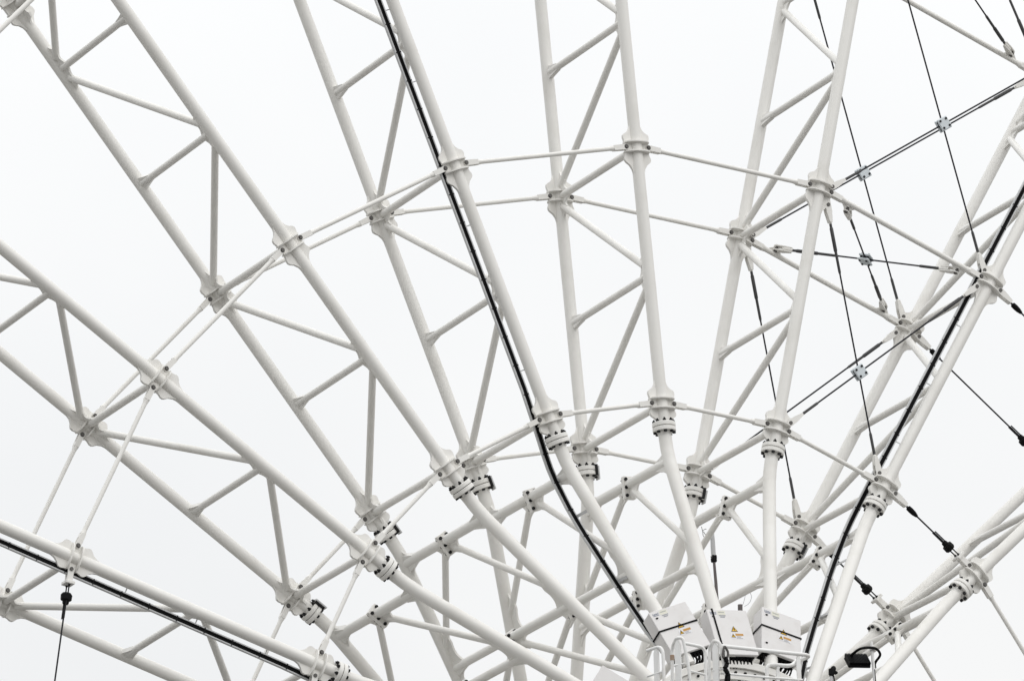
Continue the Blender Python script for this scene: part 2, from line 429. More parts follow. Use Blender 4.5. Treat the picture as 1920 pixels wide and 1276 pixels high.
def axis_matrix(a, b):
    x = (b - a).normalized(); y = Vector((0, 1, 0)); y = (y - x * y.dot(x)).normalized(); z = x.cross(y)
    m = Matrix((x, y, z)).transposed().to_4x4(); m.translation = a
    return m
rods = {}
def rod(k, ring, y, label):
    key = (ring, )
    a, b = rod_ends(k, ring, y)
    if key not in rods:
        root = thing('tie_rod', None, 'tie rod'); rod_parts(root, (b - a).length, {R1: .031, R2: .032, R3: .036}[ring]); rods[key] = root
    else: root = copy_tree(rods[key])
    root.matrix_world = axis_matrix(a, b); tag(root, label, 'tie rod', 'tie rods of the wheel rings')
    return root
SN = {0: 'lowest left spoke', 1: 'second left spoke', 2: 'top left corner spoke', 3: 'black channel spoke', 4: 'upright centre spoke', 5: 'spoke before the crossed cables', 6: 'right channel spoke', 7: 'lowest right spoke'}
for ring, rn in ((R1, 'inner'), (R2, 'outer')):
    for y, yn in ((0, 'near'), (D, 'far')):
        for k in range(0, 6):
            if ring == R2 and k == 5: continue
            rod(k, ring, y, f'{yn} {rn} ring tie rod, {SN[k]} to {SN[k + 1]}')
        if ring == R1: rod(7, ring, y, f'{yn} grey-white tie rod at bottom right, running down from the {SN[7]}')
rod(2 - 1, R3, 0, 'white tie rod crossing the extreme top left corner, in front of the dark node')
# the outer ring's bay with crossed cables has stronger rods with lugs
def lug_rod(k, ring, y, label, fr_lugs):
    a, b = rod_ends(k, ring, y)
    root = thing('tie_rod', label, 'tie rod', axis_matrix(a, b), 'tie rods of the wheel rings')
    rod_parts(root, (b - a).length, .039, fr_lugs); return root
near_lug = lug_rod(5, R2, 0, 'near outer ring tie rod with two cable lugs, above the crossed cables', ((.13, (0, .5, -1)), (.86, (0, .5, -1))))
far_lug = lug_rod(5, R2, D, 'far outer ring tie rod with two cable lugs, below the small cable clamp', ((.15, (0, -.5, 1)), (.88, (0, -.5, 1))))
top_lug = lug_rod(5, R3, D, 'thick grey tie rod sloping down across the top right corner', ((.13, (0, -.5, 1)), (.90, (0, -.5, 1))))
def lug_point(root, k, ring, y, fr, dirv):
    a, b = rod_ends(k, ring, y); m = axis_matrix(a, b)
    return m @ (V((b - a).length * fr, 0, 0) + Vector(dirv).normalized() * .085)

# ----------------------------------------------------------------- crossed wire ropes
def rope(a, b, label, tb=0, nrm=(0, 1, 0), r=.0125, fork=.28, group='crossed bracing cables'):
    """wire rope from pin a to pin b: fork + turnbuckle at one end, fork + swage at the other"""
    root = thing('bracing_cable', label, 'cable', Matrix.Translation(a), group)
    A = V(0, 0, 0); B = b - a; d = B.normalized(); n = Vector(nrm); n = (n - d * n.dot(d)).normalized(); t = n.cross(d)
    MB().tube([A + d * .3, B - d * .3], r, 8).build('wire', ROPE, root)
    for q, s, heavy in ((A, 1, tb == 0), (B, -1, tb == 1)):
        dd = d * s; mb = MB()
        out = [(fork - .02, -.020), (fork - .02, .020), (.10, .045), (.0, .046), (-.035, .030), (-.046, 0), (-.035, -.030), (.0, -.046), (.10, -.045)]
        for sy in (-1, 1): mb.plate(out, q + n * sy * .034, dd, t, .016)
        mb.tube([q + dd * .12, q + dd * .20, q + dd * fork], [.040, .034, .021], 14)
        fk = mb.build('fork', WHITE, root)
        b_ = MB(); b_.cyl(q - n * .056, q + n * .056, .027, 12); b_.build('pin', PIN, fk)
        mb = MB()
        if heavy:
            mb.tube([q + dd * (fork - .01), q + dd * (fork + .05)], .020, 10)
            mb.tube([q + dd * (fork + .05), q + dd * (fork + .07), q + dd * (fork + .40), q + dd * (fork + .42)], [.020, .027, .027, .020], 12)
            mb.tube([q + dd * (fork + .42), q + dd * (fork + .72), q + dd * (fork + .75)], [.020, .020, .014], 10)
            mb.build('turnbuckle', SWAGE, root)
        else:
            mb.tube([q + dd * (fork - .01), q + dd * (fork + .30), q + dd * (fork + .33)], [.021, .021, .014], 10)
            mb.build('swage', SWAGE, root)
    return root
def up_ear(k, ring, y, s, dz): return wp(k, s * .172, y, ring + dz)
def brace_pair(ra, rb, y, tag_, la, lb, flip=0):
    e = .018
    a1, b1 = up_ear(5, ra, y, 1, .125 if ra == R1 else .08), up_ear(6, rb, y, -1, -.195)
    a2, b2 = up_ear(5, rb, y, 1, -.195), up_ear(6, ra, y, -1, .125)
    rope(a1 + V(0, -e, 0), b1 + V(0, -e, 0), la, 1)
    rope(a2 + V(0, e, 0), b2 + V(0, e, 0), lb, 0)
    return a1, b1, a2, b2
def crossing(a1, b1, a2, b2):
    u = b1 - a1; v = b2 - a2; w = a1 - a2
    A, B, Cc, Dd, E = u.dot(u), u.dot(v), v.dot(v), u.dot(w), v.dot(w)
    s = (B * E - Cc * Dd) / (A * Cc - B * B); t = (A * E - B * Dd) / (A * Cc - B * B)
    return (a1 + u * s + a2 + v * t) / 2
def clamp(p, n, d, label):
    """two square plates bolted round the crossing ropes"""
    n = Vector(n).normalized(); d = Vector(d); ex = (d - n * d.dot(n)).normalized(); ey = n.cross(ex)
    root = thing('cable_clamp', label, 'cable clamp', Matrix.Translation(p), 'clamps where cables cross')
    for s in (-1, 1):
        mb = MB(); mb.box(n * s * .036, ex, ey, n, .094, .094, .017, 0, .012); mb.build('clamp_plate', BLUEW, root)
    for x, y in ((-.056, -.056), (.056, -.056), (.056, .056), (-.056, .056)):
        mb = MB(); mb.cyl(ex * x + ey * y - n * .066, ex * x + ey * y + n * .066, .018, 6); mb.build('bolt', BOLT, root)
    return root
q = brace_pair(R1, R2, 0, '', 'near bracing cable rising from the inner ring to the right channel spoke', 'near bracing cable falling steeply through the lowest of the three clamps')
clamp(crossing(*q), (0, 1, 0), q[1] - q[0], 'pale square cable clamp, lowest one, between the inner and outer rings')
q = brace_pair(R1, R2, D, '', 'far bracing cable rising from the inner ring, just above its near twin', 'far bracing cable falling steeply left of the near one, partly behind the upright spoke')
q = brace_pair(R2, R3, 0, '', 'near bracing cable sloping up to the right edge, through the upper right clamp', 'near bracing cable falling from the top edge onto the right channel spoke')
clamp(crossing(*q), (0, 1, 0), q[1] - q[0], 'pale square cable clamp nearest the top right corner')
q = brace_pair(R2, R3, D, '', 'far bracing cable sloping up to the right edge, lower line of the pair', 'far bracing cable falling from the top edge behind the upright spoke')
clamp(crossing(*q), (0, 1, 0), q[1] - q[0], 'pale square cable clamp beside the outer ring node of the upright spoke')
rope(up_ear(5, 20.0, D, 1, 0), up_ear(6, R3, D, -1, .19), 'short piece of thin cable cutting the extreme top right corner', 1)
# the pair between the near and far rods of the outer ring
p1 = lug_point(near_lug, 5, R2, 0, .13, (0, .5, -1)); p2 = lug_point(near_lug, 5, R2, 0, .86, (0, .5, -1))
p3 = lug_point(far_lug, 5, R2, D, .15, (0, -.5, 1)); p4 = lug_point(far_lug, 5, R2, D, .88, (0, -.5, 1))
nq = (p4 - p1).cross(p2 - p3).normalized()
rope(p1, p4, 'short cable dropping from the near lugged rod to the far lugged rod', 1, nq)
rope(p3, p2, 'nearly level cable between the far and near lugged rods', 0, nq)
clamp(crossing(p1, p4, p3, p2), nq, p2 - p3, 'pale cable clamp in the middle of the short crossed pair between the rods')
p5 = lug_point(top_lug, 5, R3, D, .90, (0, -.5, 1)); p6 = wp(5, .178, 0, R3) * .88 + wp(6, -.178, 0, R3) * .12
rope(p6, p5, 'cable coming down to the lug on the top right tie rod', 1, nq)

# ----------------------------------------------------------------- tension cables where a bay has no rod
def make_tension(length, r=.0125):
    root = thing('tension_cable', None, 'tension cable')
    mb = MB()                         # sleeve end (x = 0)
    out = [(.24, -.028), (.24, .028), (.08, .047), (0, .048), (-.034, .034), (-.048, 0), (-.034, -.034), (0, -.048), (.08, -.047)]
    for s in (-1, 1): mb.plate(out, V(0, s * .036, 0), V(1, 0, 0), V(0, 0, 1), .018)
    mb.box(V(.21, 0, 0), V(1, 0, 0), V(0, 1, 0), V(0, 0, 1), .035, .028, .031, 0, .005)
    f = mb.build('fork', WHITE, root); b = MB(); b.cyl(V(0, -.060, 0), V(0, .060, 0), .027, 12); b.build('pin', PIN, f)
    MB().tube([V(.23, 0, 0), V(.30, 0, 0)], .016, 10).build('stud', SWAGE, root)
    MB().tube([V(.275, 0, 0), V(.285, 0, 0), V(.34, 0, 0), V(.40, 0, 0), V(.455, 0, 0), V(.47, 0, 0)], [.026, .038, .041, .037, .024, .015], 14).build('sleeve', BLACK, root)
    e = length
    MB().tube([V(.46, 0, 0), V(e - .40, 0, 0)], r, 8).build('wire', ROPE, root)
    for dy in (-.038, .038, 0):
        MB().tube([V(e - .70, dy, .008), V(e - .38, dy, .008)], .0095, 8).build('threaded_rod', BOLT, root)
    mb = MB(); mb.tube([V(e - .50, 0, 0), V(e - .485, 0, 0), V(e - .45, 0, 0), V(e - .435, 0, 0), V(e - .365, 0, 0), V(e - .34, 0, 0)], [.034, .044, .047, .076, .080, .062], 10)
    mb.build('anchor_block', BLACK, root)
    for dy in (-.042, .042):
        MB().tube([V(e - .36, dy, 0), V(e - .245, dy, 0), V(e - .23, dy, 0), V(e - .205, dy, 0)], [.010, .010, .020, .020], 8).build('threaded_rod', BOLT, root)
    mb = MB(); mb.box(V(e - .195, 0, 0), V(1, 0, 0), V(0, 1, 0), V(0, 0, 1), .022, .088, .066, 0, .006)
    for s in (-1, 1): mb.plate([(.175, -.038), (.175, .038), (0, .044), (-.038, .029), (-.044, 0), (-.038, -.029), (0, -.044)], V(e, s * .036, 0), V(-1, 0, 0), V(0, 0, 1), .018)
    mb.box(V(e - .145, 0, 0), V(1, 0, 0), V(0, 1, 0), V(0, 0, 1), .030, .026, .034)
    f = mb.build('yoke', WHITE, root); b = MB(); b.cyl(V(e, -.060, 0), V(e, .060, 0), .027, 12); b.build('pin', PIN, f)
    return root
tens = {}
for k, ring, y, lab in ((6, R1, 0, 'near inner ring cable with black sleeve, right channel spoke to lowest right spoke'),
                        (6, R1, D, 'far inner ring cable passing behind the right channel, ending in a black block'),
                        (6, R2, 0, 'black sleeved cable leaving the right edge from the near outer node'),
                        (6, R2, D, 'thin black cable from the far outer node to the right edge below the middle'),
                        (-1, R2, 0, 'black cable hanging from the lowest left spoke to the bottom edge'),
                        (-1, R1, 0, 'tension cable pinned under the inner node of the lowest left spoke, at the bottom edge')):
    a, b = rod_ends(k, ring, y)
    if ring not in tens: tens[ring] = make_tension((b - a).length); o = tens[ring]
    else: o = copy_tree(tens[ring])
    o.matrix_world = axis_matrix(a, b); tag(o, lab, 'tension cable', 'tension cables with black anchor blocks')

# ----------------------------------------------------------------- hub
def ring_prof(mb, ri, ro, y0, y1, n=96, mi=0):
    vs = []; fs = []; pr = [(ri, y0), (ro - .015, y0), (ro, y0 + .015), (ro, y1 - .015), (ro - .015, y1), (ri, y1)]; m = len(pr)
    for i in range(n):
        a = 2 * PI * i / n
        for r, y in pr: vs.append(V(r * math.cos(a), y, r * math.sin(a)))
    for i in range(n):
        for j in range(m): fs.append((i * m + j, i * m + (j + 1) % m, ((i + 1) % n) * m + (j + 1) % m, ((i + 1) % n) * m + j))
    mb._add(vs, fs, mi)
hub = thing('wheel_hub', 'white round hub of the wheel behind the railing, rim studded with dark bolts', 'hub', Matrix.Translation(HUB))
for y0, s_, nm in ((-1.22, 1, 'near_flange'), (D + 1.22, -1, 'far_flange')):
    mb = MB(); ya, yb = sorted((y0, y0 + s_ * .16)); ring_prof(mb, 2.085, 2.185, ya, yb)
    ya, yb = sorted((y0 + s_ * .05, y0 + s_ * .085)); ring_prof(mb, 1.93, 2.086, ya, yb)
    fl = mb.build(nm, WHITE, hub)
    if s_ < 0: continue
    for i in range(84):
        a = ang(0) + 2 * PI * (i + .5) / 84
        if math.sin(a) < .75: continue
        b = MB(); b.nut(V(2.02 * math.cos(a), y0 + .049, 2.02 * math.sin(a)), V(0, -1, 0), .020, .022); b.build('bolt', BOLT, fl)
mb = MB(); mb.tube([V(0, -1.9, 0), V(0, -1.5, 0), V(0, -1.0, 0), V(0, D + 1.0, 0), V(0, D + 1.9, 0)], [.55, .62, .80, .80, .55], 48); mb.build('axle', WHITE, hub)
for y in (-1.22, D + 1.22):
    mb = MB()
    for i in range(N):
        a = ang(i) ; e = V(math.cos(a), 0, math.sin(a)); t = V(-math.sin(a), 0, math.cos(a))
        mb.plate([(.70, -.14), (1.3, -.09), (2.0, -.12), (2.0, .12), (1.3, .09), (.70, .14)], V(0, y + (.13 if y < 0 else -.13), 0), e, t, .05)
    mb.build('spoke_webs', WHITE, hub)

# ----------------------------------------------------------------- electrical cabinets on the legs
TH = 0.3237
W_, H_, D_ = .63, .74, .215
def tri(s): return [(-s, -s * .58), (s, -s * .58), (0, s * 1.16)]
def make_cabinet():
    root = thing('electrical_cabinet', None, 'electrical cabinet')
    # local frame: x = across, z = up along the leg, -y = the face
    ex, ey, ez = V(1, 0, 0), V(0, 1, 0), V(0, 0, 1)
    mb = MB(); mb.box(V(0, D_ / 2 + .012, -H_ / 2), ex, ey, ez, W_ / 2 - .004, D_ / 2, H_ / 2 - .003, 0, .008); mb.build('body', CAB, root)
    mb = MB(); mb.box(V(0, -.006, -H_ / 2), ex, ey, ez, W_ / 2, .014, H_ / 2, 0, .006); dr = mb.build('door', CAB, root)
    for z in (-.12, -H_ + .13):
        mb = MB(); mb.disc(V(-W_ / 2 + .075, -.022, z), ey, .014, .012, 12); mb.box(V(-W_ / 2 + .075, -.030, z), ex, ez, ey, .018, .007, .004); mb.build('lock', BOLT, dr)
    # stickers
    st = MB(); fy = -.0215
    st.plate(tri(.052), V(.035, fy, -.330), ex, ez, .002, 1); st.plate(tri(.040), V(.035, fy - .0018, -.331), ex, ez, .002, 0)
    st.plate([(-.004, .028), (.012, .028), (.004, .008), (.014, .008), (-.004, -.022), (.000, -.002), (-.010, -.002)], V(.035, fy - .0032, -.331), ex, ez, .001, 1)
    st.build('warning_triangle', [YEL, BLACK], dr)
    st = MB(); st.box(V(.060, fy, -.435), ex, ez, ey, .100, .042, .001, 0)
    st.plate(tri(.036), V(-.005, fy - .0018, -.437), ex, ez, .002, 1); st.plate(tri(.026), V(-.005, fy - .0034, -.438), ex, ez, .002, 3)
    st.plate([(-.003, .018), (.008, .018), (.003, .005), (.009, .005), (-.003, -.014), (0, -.001), (-.007, -.001)], V(-.005, fy - .0048, -.438), ex, ez, .001, 1)
    st.box(V(.095, fy - .0018, -.412), ex, ez, ey, .062, .017, .001, 2)
    for i, (x0, hw) in enumerate(((.08, .040), (.075, .032), (.088, .048))): st.box(V(x0, fy - .0018, -.442 - i * .013), ex, ez, ey, hw, .0028, .0006, 4)
    st.build('warning_label', [WST, BLACK, ORA, YEL, GRY], dr)
    st = MB()
    for i, (dx, w, h) in enumerate(((0, .005, .024), (.014, .004, .016), (.026, .007, .019), (.042, .006, .019), (.058, .008, .020), (.076, .006, .018), (.090, .004, .024))):
        st.box(V(-W_ / 2 + .045 + dx, fy, -.055 + h / 2 - .01), ex, ez, ey, w * .62, h * .62, .0006, 0)
    st.box(V(-W_ / 2 + .09, fy, -.078), ex, ez, ey, .048, .0035, .0006, 0)
    st.build('maker_plate', BLU, dr)
    st = MB(); x0 = -W_ / 2 + .22
    st.box(V(x0, fy, -.055), ex, ez, ey, .062, .032, .0008, 0)
    for i, (dz, hw) in enumerate(((-.042, .050), (-.052, .046))): st.box(V(x0, fy - .0016, dz), ex, ez, ey, hw, .0022, .0006, 2)
    st.box(V(x0 + .006, fy, -.101), ex, ez, ey, .052, .0065, .0008, 1); st.box(V(x0 + .004, fy, -.124), ex, ez, ey, .036, .008, .0008, 1)
    st.build('rating_label', [LEM, GRY, GRY], dr)
    # cable glands under the box and the drooping leads
    rnd = random.Random(5)
    mb = MB(); mb.box(V(0, .118, -H_ - .004), ex, ey, ez, .27, .085, .008, 0, .002); mb.build('underside_shade_plate', BLACK, root)  # black plate added to darken the shaded underside around the glands
    for row in range(2):
        for i in range(9):
            x = -W_ / 2 + .09 + i * .056; y = .075 + row * .085
            mb = MB(); mb.tube([V(x, y, -H_ + .002), V(x, y, -H_ - .03)], .021, 6); mb.tube([V(x, y, -H_ - .03), V(x, y, -H_ - .055)], .015, 8); mb.build('cable_gland', BLACK, root)
            dx = rnd.uniform(-.05, .05)
            pts = [V(x, y, -H_ - .04), V(x + dx * .1, y + .012, -H_ - .075), V(x + dx * .5, y + .07, -H_ - .105), V(x + dx, y + .20, -H_ - .125), V(x + dx * 1.4, y + .45, -H_ - .15)]
            MB().tube(bez(pts, 4), .0125, 7).build('lead', BLACK, root)
    mb = MB(); mb.box(V(-.095 + .095, D_ + .05, -.22), ex, ey, ez, .25, .02, .03); mb.box(V(0, D_ + .05, -.55), ex, ey, ez, .25, .02, .03); mb.build('mounting_rail', GALV, root)
    return root
def cab_matrix(k, r0):
    u = V(0, math.sin(TH), math.cos(TH)); n = V(0, math.cos(TH), -math.sin(TH))     # in spoke axes
    m = Matrix((V(1, 0, 0), n, u)).transposed().to_4x4(); m.translation = L(.095, -1.006 + (r0 - 3.035) * .356, r0)
    return spoke_matrix(k) @ m
CAB_LABEL = {5: 'pale grey electrical cabinet, rightmost and upright, black strap round its middle', 4: 'middle pale grey electrical cabinet with an upright black strap at its left edge',
             3: 'left pale grey electrical cabinet tilted left, black strap round its middle', 1: 'grey cabinet whose top corner shows at the bottom edge, left of the tilted cabinet'}
cabs = {}
cab0 = make_cabinet()
for i, (k, r0) in enumerate(((5, 3.095), (4, 2.94), (3, 3.07), (1, 2.83))):
    o = cab0 if i == 0 else copy_tree(cab0)
    o.matrix_world = cab_matrix(k, r0); tag(o, CAB_LABEL[k], 'electrical cabinet', 'electrical cabinets on the hub legs'); cabs[k] = o
ex, ey, ez = V(1, 0, 0), V(0, 1, 0), V(0, 0, 1)
for k, z in ((5, -.325), (3, -.325)):
    mb = MB(); g = .006
    mb.box(V(0, -.026, z), ex, ez, ey, W_ / 2 + g + .003, .013, .003); mb.box(V(0, D_ + .016, z), ex, ez, ey, W_ / 2 + g + .003, .013, .003)
    for s in (-1, 1): mb.box(V(s * (W_ / 2 + g), D_ / 2 - .005, z), ey, ez, ex, D_ / 2 + .018, .013, .003)
    o = mb.build('strap', BLACK, None); o.location = (0, 0, 0); o.matrix_world = cabs[k].matrix_world
    tag(o, {5: 'black strap round the middle of the rightmost upright cabinet', 3: 'black strap round the middle of the tilted left cabinet'}[k], 'strap')
mb = MB(); x = -W_ / 2 + .085
mb.box(V(x, -.026, -H_ / 2), ez, ex, ey, H_ / 2 + .008, .013, .003); mb.box(V(x, D_ + .018, -H_ / 2), ez, ex, ey, H_ / 2 + .008, .013, .003)
for zz_ in (.006, -H_ - .006): mb.box(V(x, D_ / 2 - .004, zz_), ey, ex, ez, D_ / 2 + .018, .013, .003)
o = mb.build('strap', BLACK, None); o.matrix_world = cabs[4].matrix_world; tag(o, 'black strap running up and down the left edge of the middle cabinet', 'strap')

# ----------------------------------------------------------------- service platform railing in front of the hub
def HP(x, y, z): return V(x * 10, y * 10, z * 10)
PL = HP(-.09, -.235, .07)
rail = thing('platform_railing', 'white tubular railing and ladder hoops in front of the electrical cabinets', 'railing', Matrix.Translation(HUB + PL))
def rt(name, pts, r=.0235, rad=.09, mat=RAILW):
    return MB().tube(rounded([HP(*q) - PL for q in pts], rad), r, 14).build(name, mat, rail)
YF_, YB_ = -.25, -.222
LOW = .070
rt('side_rail', [(-.206, YB_, .1815), (-.1968, YF_, .1828), (-.193, YF_, LOW)], rad=.13)
def flat(name, p, q, w, t, tw=0.0):
    A = HP(*p) - PL; B = HP(*q) - PL; d = (B - A).normalized(); x = V(math.cos(tw), math.sin(tw), 0); x = (x - d * x.dot(d)).normalized(); y = d.cross(x)
    l = (B - A).length
    P = [(0, -w * .35), (l * .06, -w), (l, -w), (l, w), (l * .06, w), (0, w * .35)]
    mb = MB(); mb.plate(P, A, d, x, t); return mb.build(name, RAILW, rail)
flat('flat_post', (-.2005, -.238, .1815), (-.198, -.238, LOW), .040, .03, -1.2)
rt('lower_rail', [(-.206, YB_, .145), (-.196, YF_, .1465)], r=.014)
rt('ladder_hoop', [(-.1690, -.225, LOW), (-.1690, -.225, .1905), (-.1755, -.25, .1962), (-.1690, -.256, .1955), (-.1610, -.256, .160), (-.1505, -.256, LOW)], rad=.11)
flat('flat_post', (-.1735, -.2495, .193), (-.171, -.2495, LOW), .045, .03, -1.0)
rt('rung', [(-.1775, -.246, .1575), (-.1660, -.256, .1600)], r=.013)
rt('top_rail', [(-.1665, -.252, .1897), (-.1312, -.25, .1882), (-.1296, -.25, LOW)], rad=.10)
rt('lower_rail', [(-.1590, -.252, .1520), (-.1310, -.25, .1495)], r=.016)
rt('ladder_hoop', [(-.1115, -.225, LOW), (-.1115, -.225, .1970), (-.1175, -.25, .2000), (-.1120, -.256, .1965), (-.1010, -.256, .1440), (-.088, -.256, LOW)], rad=.11)
flat('flat_post', (-.1150, -.2495, .196), (-.113, -.2495, LOW), .045, .03, -1.0)
rt('rung', [(-.1185, -.246, .1580), (-.1060, -.256, .1600)], r=.013)
rt('top_rail', [(-.1105, -.25, .1935), (.0265, -.25, .1978), (.0330, -.246, .1975), (.0280, -.215, .1960)], r=.027, rad=.06)
rt('lower_rail', [(-.1080, -.25, .1548), (-.0381, -.25, .1579), (.0196, -.25, .1612)], r=.017)
flat('flat_post', (-.0981, -.25, .1925), (-.0935, -.25, LOW), .030, .018, .15)
flat('flat_post', (.0133, -.25, .1955), (.0185, -.25, LOW), .034, .018, .15)
rt('inner_rail', [(-.0250, -.23, LOW), (-.0245, -.23, .1810), (-.0130, -.228, .1845), (.0160, -.225, .1865), (.0330, -.21, .2000)], r=.028, rad=.12)
flat('flat_post', (-.0065, -.228, .1835), (-.0055, -.228, LOW), .028, .018, .3)
rt('rusted_collar', [(-.1690, -.225, .1790), (-.1690, -.225, .1715)], r=.029, mat=RUST)
# platform floor below the picture that carries the posts
mb = MB(); mb.box(HP(-.085, -.235, .067) - PL, ex, ey, ez, 1.35, .33, .03); mb.build('platform_floor', GALV, rail)
# harness hung on the railing
hb = HP(-.1075, -.262, .170)
hr = thing('hanging_harness', 'small dark harness of clips and straps hanging on the right ladder hoop', 'harness', Matrix.Translation(HUB + hb))
mb = MB(); mb.tube(bez([V(.0, 0, .20), V(.05, 0, .12), V(.03, 0, .03), V(-.03, 0, .05), V(-.02, 0, .14), V(.0, 0, .20)], 6), .017, 8); mb.build('clip', PIN, hr)
mb = MB(); mb.tube(bez([V(.0, 0, .05), V(.035, 0, -.04), V(.0, 0, -.12), V(.05, 0, -.20), V(.03, .0, -.34)], 6), [.02 + .016 * abs(math.sin(i * 1.3)) for i in range(25)], 8)
mb.tube(bez([V(.02, 0, -.10), V(.07, 0, -.20), V(.07, 0, -.36), V(.10, 0, -.55)], 6), .011, 8); mb.tube(bez([V(.03, 0, -.16), V(.0, 0, -.30), V(.03, 0, -.55)], 6), .011, 8); mb.build('strap', BLACK, hr)

# ----------------------------------------------------------------- mast, stub, floodlight, small lamp on posts
mp = HP(.187, .30, .225)
mast = thing('mast', 'thin dark mast behind the middle cabinet with a black clamp below its pale top', 'mast', Matrix.Translation(HUB + mp))
def M_(x, z): return HP(x, .30, z) - mp
MB().tube([M_(.1895, .225), M_(.1876, .43), M_(.1857, .468), M_(.1828, .503)], [.030, .029, .024, .020], 12).build('lower_tube', MASTM, mast)
MB().tube([M_(.1828, .503), M_(.1818, .517), M_(.1812, .532), M_(.1806, .545)], [.036, .036, .034, .026], 12).build('upper_tube', GALV, mast)
mb = MB(); c = M_(.1828, .504); mb.box(c, ex, ey, ez, .036, .036, .055, 0, .01)
for dz in (-.02, .02): mb.cyl(c + V(-.05, 0, dz), c + V(.05, 0, dz), .008, 6)
mb.build('clamp', BLACK, mast)
sp_ = HP(.2253, .30, .225)
st = thing('pipe_stub', 'short brown-grey pipe end standing up behind the middle cabinet', 'pipe', Matrix.Translation(HUB + sp_))
MB().tube([V(0, 0, 0), V(0, 0, 2.15)], .036, 12).build('pipe', MASTM, st)
MB().tube(bez([V(.02, 0, 2.13), V(.05, 0, 2.17), V(.08, .0, 2.27), V(.10, .02, 2.31), V(.17, .02, 2.36), V(.20, .02, 2.30), V(.16, .02, 2.20), V(.08, .02, 2.14)], 4), .0035, 6).build('wire', GRY, st)
w1 = HP(.171, .30, .540)
wr = thing('loose_wire', 'thin loose wire curling in the air above the mast', 'wire', Matrix.Translation(HUB + w1))
MB().tube(bez([V(-.08, 0, .10), V(-.06, 0, .02), V(-.05, 0, -.04), V(0, 0, -.08), V(.04, 0, -.09)], 5), .0045, 6).build('wire', PIN, wr)
MB().tube(bez([V(-.06, 0, .04), V(-.02, 0, .07), V(0, 0, .07)], 5), .0045, 6).build('wire', PIN, wr)
MB().tube(bez([V(-.05, 0, .03), V(0, 0, -.03), V(.05, 0, -.06)], 5), [.0045] * 10 + [.012], 6).build('wire', PIN, wr)

fp = HP(.1335, -.25, .070)
fl = thing('floodlight', 'black finned floodlight on a pale post at lower right, facing down left', 'floodlight', Matrix.Translation(HUB + fp))
def FP(x, z, dy=0.0): return HP(x, -.25 + dy, z) - fp
MB().tube([FP(.1410, .070), FP(.1293, .2298)], .022, 14).build('post', RAILW, fl)
mb = MB(); mb.tube([FP(.1395, .088, -.0027), FP(.1338, .168, -.0027), FP(.1325, .190, -.0027)], .006, 6); mb.build('cable', BLACK, fl)
exx = V(1, -.2, .06).normalized(); nrm = V(-.06, -.72, .69); nrm = (nrm - exx * nrm.dot(exx)).normalized(); upv = nrm.cross(exx).normalized()
if upv.z < 0: upv = -upv
cb = FP(.1115, .2015, .008)
mb = MB(); mb.box(cb - nrm * .02, exx, upv, nrm, .160, .122, .018, 0, .008); hd = mb.build('lamp_head', BLACK, fl)
mb = MB()
for i in range(15): mb.box(cb + exx * (-.149 + i * .0213) + nrm * .022 + upv * .008, upv, nrm, exx, .128, .026, .0045)
mb.build('fins', BLACK, hd)
mb = MB(); mb.box(cb - nrm * .0395, exx, upv, nrm, .135, .098, .002); mb.build('lens', paint('dark_lens', (.03, .03, .034), amount=.2, rough=.15), hd)
yk = [cb - exx * .09 + upv * .08 + nrm * .03, FP(.1075, .2150, -.002), FP(.1185, .2185, -.005), FP(.1335, .2190, -.005), FP(.1418, .2122, -.002), FP(.1372, .2030, .002), FP(.1352, .1965, .004)]
MB().tube(bez(yk, 5), .019, 8).build('yoke', BLACK, fl)
MB().tube([FP(.1352, .2000, .004), FP(.1360, .1935, .004)], .026, 10).build('pivot', BLACK, fl)
MB().tube([FP(.1305, .2168), FP(.1302, .2200)], .034, 14).build('post_clamp', GALV, fl)

kp = HP(.063, -.25, .070)
kl = thing('small_lamp', 'small black lamp on a short grey post at the bottom edge beside the right channel', 'lamp', Matrix.Translation(HUB + kp))
def KP(x, z, dy=0.0): return HP(x, -.25 + dy, z) - kp
MB().tube([KP(.0625, .070), KP(.0655, .176)], .024, 12).build('post', GALV, kl)
mb = MB(); mb.tube([KP(.0650, .1720), KP(.0672, .1800), KP(.0690, .1845), KP(.0700, .1865)], [.028, .040, .038, .022], 14); mb.box(KP(.0712, .1785), V(.8, 0, -.5), V(0, 1, 0), V(.5, 0, .8), .030, .03, .016, 0, .004); mb.box(KP(.0640, .1785), ex, ey, ez, .02, .025, .045, 0, .004); mb.build('lamp_head', BLACK, kl)
MB().tube(bez([KP(.0665, .175, -.003), KP(.0685, .160, -.003), KP(.0660, .140, -.003), KP(.0650, .10, -.003)], 5), .009, 7).build('cable', BLACK, kl)

# ----------------------------------------------------------------- ground
mb = MB(); n = 48
vs = [V(0, 0, 0)] ; fs = []
for ring_r in (60, 400, 4000):
    for i in range(n): vs.append(V(ring_r * math.cos(2 * PI * i / n), ring_r * math.sin(2 * PI * i / n), 0))
fs += [(0, 1 + i, 1 + (i + 1) % n) for i in range(n)]
for q_ in range(2):
    for i in range(n): fs.append((1 + q_ * n + i, 1 + (q_ + 1) * n + i, 1 + (q_ + 1) * n + (i + 1) % n, 1 + q_ * n + (i + 1) % n))
mb._add(vs, fs); g = mb.build('ground', GROUND); g['kind'] = 'structure'

